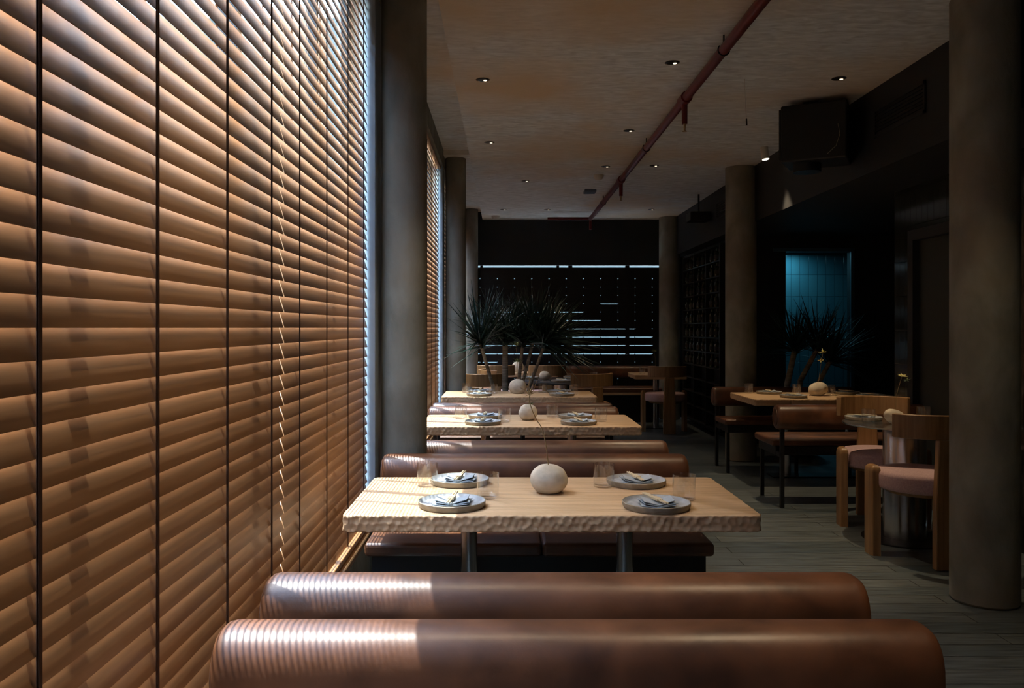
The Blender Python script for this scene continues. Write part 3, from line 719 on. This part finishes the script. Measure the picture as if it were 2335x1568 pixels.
# cylinder spotlight aimed at the right-hand table
sx_, sy_, sz_ = P(1744,7.45), 7.45, EYE-(350-747)/F*7.45
t = thing('spotlight', 'white cylinder spotlight switched on beside the thick column', 'spotlight', (sx_, sy_, sz_), 0)
dr = Vector((.10, -.14, -1)).normalized(); q = dr.to_track_quat('-Z','Y')
def rot(mb, q, off=(0,0,0)): mb.v = [tuple(q @ Vector(v) + Vector(off)) for v in mb.v]; return mb
rot(MB().lathe([(.034,-.055),(.036,.06),(.030,.065)], 28), q).build('housing', M['plastic'], t, smooth=True)
rot(MB().lathe([(.030,-.0565),(.001,-.058)], 28), q).build('lamp_lens', M['bulb2'], t, smooth=True)
MB().tube([(0,0,.05),(0,0,CEIL-sz_)], .006, 8).build('stem', M['plastic'], t)
MB().lathe([(.03,CEIL-sz_-.012),(.03,CEIL-sz_)], 20).build('mount', M['plastic'], t, smooth=True)
ld = bpy.data.lights.new('spotlight_lamp', 'SPOT'); ld.energy = 95; ld.color = WARM; ld.spot_size = R_(46); ld.spot_blend = .5; ld.shadow_soft_size = .03
lo = bpy.data.objects.new('spotlight_lamp', ld); C.objects.link(lo); lo.parent = t; lo.location = dr*.07; lo.rotation_euler = q.to_euler()
# red sprinkler pipe
hp = 1.575; xp = .79*hp
t = thing('sprinkler_pipe', 'red sprinkler pipe running along the ceiling', 'pipe', (xp, 0, EYE+hp))
MB().tube([(0,-2,0),(0,4,0),(0,8,0),(0,11.72,0)], .030, 20).build('pipe', M['red'], t, smooth=True)
MB().tube([(-.62,11.72,0),(0,11.72,0)], .022, 16).build('branch', M['red'], t, smooth=True)
MB().tube([(0,11.72,.03),(0,11.72,-.16)], .02, 14).build('drop', M['red'], t, smooth=True)
for yy in (5.6, 8.66):
    MB().tube([(0,yy-.07,0),(0,yy+.07,0)], .040, 20).build('coupling', M['red'], t, smooth=True)
    MB().tube([(0,yy,0),(0,yy,-.17)], [.021,.019], 14).build('drop', M['red'], t, smooth=True)
    MB().tube([(0,yy,-.17),(0,yy,-.215)], [.009,.006], 10).build('sprinkler_head', M['brass'], t, smooth=True)
    MB().lathe([(.016,-.222),(.016,-.218)], 16, (0,yy)).build('deflector', M['brass'], t)
for yy in (4.6, 7.1, 10.2):
    MB().tube([(0,yy,.03),(0,yy,CEIL-EYE-hp)], .005, 8).tube([(-.033*math.cos(a), yy, -.033*math.sin(a)) for a in [k*PI/8 for k in range(-2,11)]], .004, 6).build('hanger', M['black'], t)
# smoke detectors, small box, hanging wire
def ceil_xy(px, py): s_ = (747-py)/(CEIL-EYE); return (px-1150)/s_, F/s_
x, y = ceil_xy(1365,399)
tag(MB().lathe([(.055,0),(.055,-.02),(.04,-.045),(.02,-.055),(.001,-.055)], 32).build('smoke_detector', M['plastic'], smooth=True, loc=(x,y,CEIL)), 'white smoke detector on the ceiling left of the red pipe', 'smoke detector', 'smoke detectors')
x, y = ceil_xy(1130,492)
tag(MB().lathe([(.06,0),(.06,-.02),(.045,-.05),(.001,-.055)], 32).build('smoke_detector', M['plastic'], smooth=True, loc=(x,y,CEIL)), 'white smoke detector at the far window end of the ceiling', 'smoke detector', 'smoke detectors')
x, y = ceil_xy(1345,434)
tag(MB().box(-.07,.07,-.09,.09,-.03,0).build('ceiling_box', M['reflection2'], loc=(x,y,CEIL), bevel=.005), 'small square grey blue box on the ceiling beside the pipe', 'ceiling box')
x, y = ceil_xy(1698,180)
t = thing('hanging_cable', 'thin cable hanging down from the ceiling right of the red pipe', 'cable', (x, y, CEIL))
MB().tube([(0,0,0),(.004,0,-.12),(.012,0,-.27)], .002, 6).build('wire', M['plastic'], t, smooth=True)
MB().tube([(.012,0,-.265),(.014,0,-.31)], .005, 8).build('plug', M['black'], t, smooth=True)
# black loudspeaker
t = thing('loudspeaker', 'large black loudspeaker box hung under the ceiling at the bulkhead', 'loudspeaker', (2.27, 6.0, 2.80), R_(-28))
MB().box(-.19,.26,-.17,.20,-.22,.19).build('cabinet', M['black'], t, bevel=.012, seg=3)
MB().box(-.206,-.191,-.15,.18,-.20,.17).build('grille', mat('grille', (.008,.008,.008), .8), t, bevel=.004)
MB().lathe([(.10,-.28),(.10,-.22)], 32, (-.03,0)).build('mount', M['black'], t, smooth=True)
MB().tube([(.2,-.172,.02),(.215,-.19,-.06),(.19,-.19,-.14),(.13,-.175,-.19)], .0018, 6).build('cable', M['rimware'], t, smooth=True)
MB().box(-.05,.05,-.05,.05,.19,.23).build('bracket', M['black'], t)
t = thing('projector', 'small dark projector box hanging near the far end of the bulkhead', 'projector', (2.42, 10.1, 2.74))
MB().box(-.13,.12,-.13,.13,-.05,.06).build('cabinet', M['black'], t, bevel=.01)
MB().tube([(0,0,.06),(0,0,.29)], .012, 8).build('stem', M['black'], t)
# vent grilles on the bulkhead
def vent(y0, y1, z0, z1, label):
    t = thing('air_vent', label, 'air vent', (2.57, (y0+y1)/2, (z0+z1)/2), 0, 'bulkhead air vents'); h = (y1-y0)/2; k = (z1-z0)/2
    MB().box(-.012,-.002,-h,h,k-.02,k).box(-.012,-.002,-h,h,-k,-k+.02).box(-.012,-.002,-h,-h+.02,-k,k).box(-.012,-.002,h-.02,h,-k,k).build('frame', M['dark'], t)
    for q in range(6): 
        z = -k+.03+(2*k-.06)*(q+.5)/6; MB().box(-.011,-.001,-h+.02,h-.02,z-.003,z+.003).build('slat', M['black'], t)
vent(4.94, 5.62, 2.68, 2.88, 'dark slotted air vent in the bulkhead near the speaker')
vent(9.0, 9.8, 2.68, 2.88, 'dark slotted air vent in the bulkhead beyond the middle column')

# ================================================================= WINE RACK
t = thing('wine_rack', 'dark wine rack with shelves in the far right corner behind the column', 'wine rack', (2.74, 10.85, 0))
MB().box(-.02,.0,-1.0,1.0,.1,2.40).build('back_panel', M['dark'], t)
for y in (-1.0,-.33,.33,1.0): MB().box(-.13,0,y-.012,y+.012,.1,2.40).build('upright', M['black'], t)
shelves = [.1+.19*i for i in range(13)]
for z in shelves: MB().box(-.13,-.02,-1.0,1.0,z-.007,z+.007).build('shelf', M['black'], t)
bt0 = MB().lathe([(.001,0),(.034,0),(.036,.01),(.036,.10),(.028,.12),(.012,.135),(.012,.165),(.001,.166)], 16).build('wine_bottle', M['bottle'], smooth=True)
MB().lathe([(.0365,.03),(.0365,.08)], 16, cap=False).build('bottle_label', M['label'], bt0, smooth=True)
nb = 0; ORD = ['first','second','third','fourth','fifth','sixth','seventh','eighth','ninth','tenth']
for si, z in enumerate(shelves[4:12]):
    for k in range(9):
        y = 10.85 - .93 + k*.23 + random.uniform(-.02,.02)
        if abs(y-10.52) < .055 or abs(y-11.18) < .055: continue
        o = bt0 if nb == 0 else dup(bt0); nb += 1
        o.location = (2.66, y, z+.0075); tag(o, 'dark wine bottle, %s rack shelf from the top, %s from the near end' % (ORD[8-si], ORD[k]), 'bottle', 'wine bottles on the rack')
